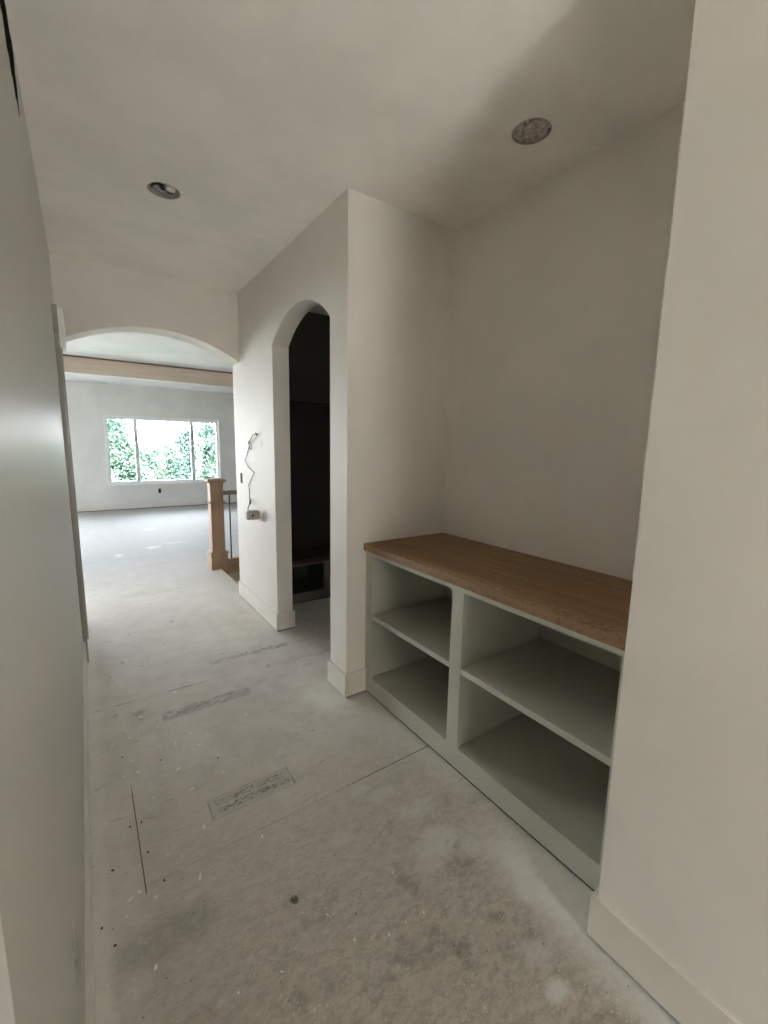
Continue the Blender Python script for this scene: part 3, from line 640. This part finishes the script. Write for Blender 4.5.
# ------------------------------------------------------------------ outside
GZ = -1.6
struct('ground', M['grass'], lambda bm: box(bm, -60, 70, -40, 90, GZ-.1, GZ))
struct('wall_sky_block', M['skyblock'], lambda bm: prism(bm, [(-9, -1.7), (11, -1.7), (11, 3.2), (1, 5.2), (-9, 3.2)], 1, -12, -9))  # unseen wall added to keep low sky light out of the back door
struct('ground_bounce', M['bounce'], lambda bm: (box(bm, -12, 12, -22, YB-.16, -.6, -.12)))  # unseen pale slab added to bounce light up to the hall ceiling
def tree(x, y, z0, z1, rx, ry, seed, label, mat='leaf', n=3000, spr=.10, nb=26):
    """trunk with limbs reaching points inside an ellipsoid crown, leaves gathered round the limbs"""
    r = random.Random(seed)
    o = empty('tree', (x, y, GZ), label, 'tree', 'trees outside the far window')
    bm = bmesh.new(); cz, rz = (z0+z1)/2, (z1-z0)/2
    trunk = [Vector((x+r.uniform(-.06, .06)*k, y, GZ-.05+(cz+rz*.35-GZ)*k/6)) for k in range(7)]
    tube(bm, trunk, .06, 7, True, [.075*(1-.75*k/6) for k in range(7)])
    spots = []
    for k in range(nb):
        while True:
            u = Vector((r.uniform(-1, 1), r.uniform(-1, 1), r.uniform(-1, 1)))
            if .35 < u.length < 1: break
        tip = Vector((x+u.x*rx, y+u.y*ry, cz+u.z*rz))
        root = trunk[max(1, min(6, int(6*(tip.z-.25-GZ)/(trunk[6].z-GZ))))]
        pts = [root.lerp(tip, t) + Vector((r.uniform(-.06, .06), r.uniform(-.05, .05), .12*math.sin(math.pi*t)+r.uniform(-.04, .04))) for t in (0, .2, .4, .6, .8, 1)]
        pts[0] = root
        tube(bm, pts, .02, 5, True, [.026*(1-.8*t) for t in (0, .2, .4, .6, .8, 1)])
        spots += pts[2:]
        for q in range(3):
            p = r.choice(pts[2:5]); e = p + Vector((r.uniform(-.3, .3)*rx, r.uniform(-.3, .3)*ry, r.uniform(-.05, .3)*rz))
            tube(bm, [p, p.lerp(e, .5)+Vector((0, 0, .02)), e], .006, 4); spots += [p.lerp(e, .6), e]
    obj('trunk', bm, M['bark'], o)
    lb = bmesh.new()
    for k in range(n):
        p = r.choice(spots) + Vector((r.gauss(0, spr), r.gauss(0, spr), r.gauss(0, spr)))
        L = r.uniform(.035, .07); a = Vector((r.uniform(-1, 1), r.uniform(-1, 1), r.uniform(-1, 1))).normalized()
        b = a.cross(Vector((r.uniform(-1, 1), r.uniform(-1, 1), r.uniform(-1, 1)))).normalized()
        vs = [lb.verts.new(p + a*L*u + b*L*v) for u, v in ((-1, 0), (-.2, .5), (1, 0), (-.2, -.5))]; lb.faces.new(vs)
    obj('foliage', lb, M[mat], o)
tree(1.05, 16.8, -1.0, 2.55, .78, .40, 3, 'leafy green tree filling the left pane of the far window', n=11000, nb=52)
tree(1.95, 18.3, -.9, 1.45, .66, .35, 5, 'sparse low tree just right of the left mullion of the far window', n=4200)
tree(2.62, 17.2, -.4, 1.6, .45, .30, 11, 'thin bare-branched tree in the middle pane of the far window', n=1700, nb=24)
tree(3.45, 19.4, -1.0, 2.6, .66, .30, 14, 'taller green tree just left of the right mullion of the far window', n=8000, nb=40)
tree(3.86, 16.8, -1.0, 2.6, .66, .40, 21, 'bushy green tree filling the right pane of the far window', n=10500, nb=48)
tree(2.6, 21.6, -1.4, .50, .95, .5, 33, 'low yellow-green shrubby tree at the bottom middle of the far window', mat='leaf2', n=4200, nb=34)
tree(4.9, 21.2, -1.3, 1.0, .7, .5, 37, 'yellow-green tree low behind the right pane of the far window', mat='leaf2', n=3200)
hs = empty('house', (4.0, 34, GZ), 'distant blue-grey gabled house glimpsed between the trees in the window', 'house')
part('wall', M['siding'], hs, lambda bm: prism(bm, [(3.2, GZ), (6.4, GZ), (6.4, .3), (4.8, 1.25), (3.2, .3)], 1, 34, 40))
part('roof', M['roofing'], hs, lambda bm: prism(bm, [(3.0, .18), (4.8, 1.25), (6.6, .18), (6.6, .32), (4.8, 1.40), (3.0, .32)], 1, 33.7, 40.3))
part('window', M['vinyl'], hs, lambda bm: box(bm, 4.4, 5.1, 33.96, 34, -.4, .3))

# ------------------------------------------------------------------ light: overcast sky through the windows
w = bpy.data.worlds.new('overcast_sky'); SC.world = w; w.use_nodes = True
nt = w.node_tree; bg = nt.nodes['Background']
tc = nt.nodes.new('ShaderNodeTexCoord'); sp = nt.nodes.new('ShaderNodeSeparateXYZ'); nt.links.new(tc.outputs['Generated'], sp.inputs[0])
rp = nt.nodes.new('ShaderNodeValToRGB'); nt.links.new(sp.outputs[2], rp.inputs[0])
rp.color_ramp.elements[0].color = (.93, .96, 1, 1); rp.color_ramp.elements[1].color = (.80, .90, 1.0, 1)
nt.links.new(rp.outputs[0], bg.inputs[0]); bg.inputs[1].default_value = 1.4
def portal(loc, rot, sx, sy):
    l = bpy.data.lights.new('window_portal', 'AREA'); l.shape = 'RECTANGLE'; l.size = sx; l.size_y = sy; l.cycles.is_portal = True
    o = bpy.data.objects.new('window_portal', l); COL.objects.link(o); o.location = loc; o.rotation_euler = rot; o['kind'] = 'helper'
R90 = math.pi/2
portal((1.57, YF+.18, 1.28), (-R90, 0, 0), 2.28, 1.41)
portal(((PD0+PD1)/2, YF+.18, 1.19), (-R90, 0, 0), PD1-PD0, PDZ-.03)
for a, b in SW: portal((ROOM_L-.18, (a+b)/2, 1.35), (0, -R90, 0), 1.9, b-a)
portal((.55, YB-.17, 1.09), (R90, 0, 0), BD1-BD0, 2.13)

sl = bpy.data.lights.new('sun', 'SUN'); sl.energy = 10.0; sl.angle = math.radians(1.5); sl.color = (1, .965, .92)
so = bpy.data.objects.new('sun', sl); COL.objects.link(so); so['kind'] = 'helper'
so.rotation_euler = Vector((-.10, .70, -.80)).to_track_quat('-Z', 'Y').to_euler()

# ------------------------------------------------------------------ camera
yaw, pit, rol = (math.radians(v) for v in (34.9082, 8.7292, .9934))
fw = Vector((math.sin(yaw)*math.cos(pit), math.cos(yaw)*math.cos(pit), -math.sin(pit)))
rt = Vector((math.cos(yaw), -math.sin(yaw), 0)); up = rt.cross(fw)
R2 = rt*math.cos(rol) + up*math.sin(rol); U2 = -rt*math.sin(rol) + up*math.cos(rol)
cd = bpy.data.cameras.new('camera'); cam = bpy.data.objects.new('camera', cd); COL.objects.link(cam)
cd.sensor_fit = 'HORIZONTAL'; cd.sensor_width = 36; cd.lens = 36*F_PX/768; cd.clip_start = .01; cd.clip_end = 300
cam.matrix_world = Matrix(((R2.x, U2.x, -fw.x, 0), (R2.y, U2.y, -fw.y, 0), (R2.z, U2.z, -fw.z, CZ), (0, 0, 0, 1)))
SC.camera = cam
vs = SC.view_settings; SC.display_settings.display_device = 'sRGB'
vs.view_transform = 'Standard'; vs.look = 'None'; vs.gamma = 1; vs.use_curve_mapping = False; vs.exposure = 4.32
SC.cycles.use_denoising = True
SC.cycles.max_bounces = 16; SC.cycles.diffuse_bounces = 10; SC.cycles.glossy_bounces = 6; SC.cycles.transparent_max_bounces = 16
SC.cycles.sample_clamp_indirect = 0
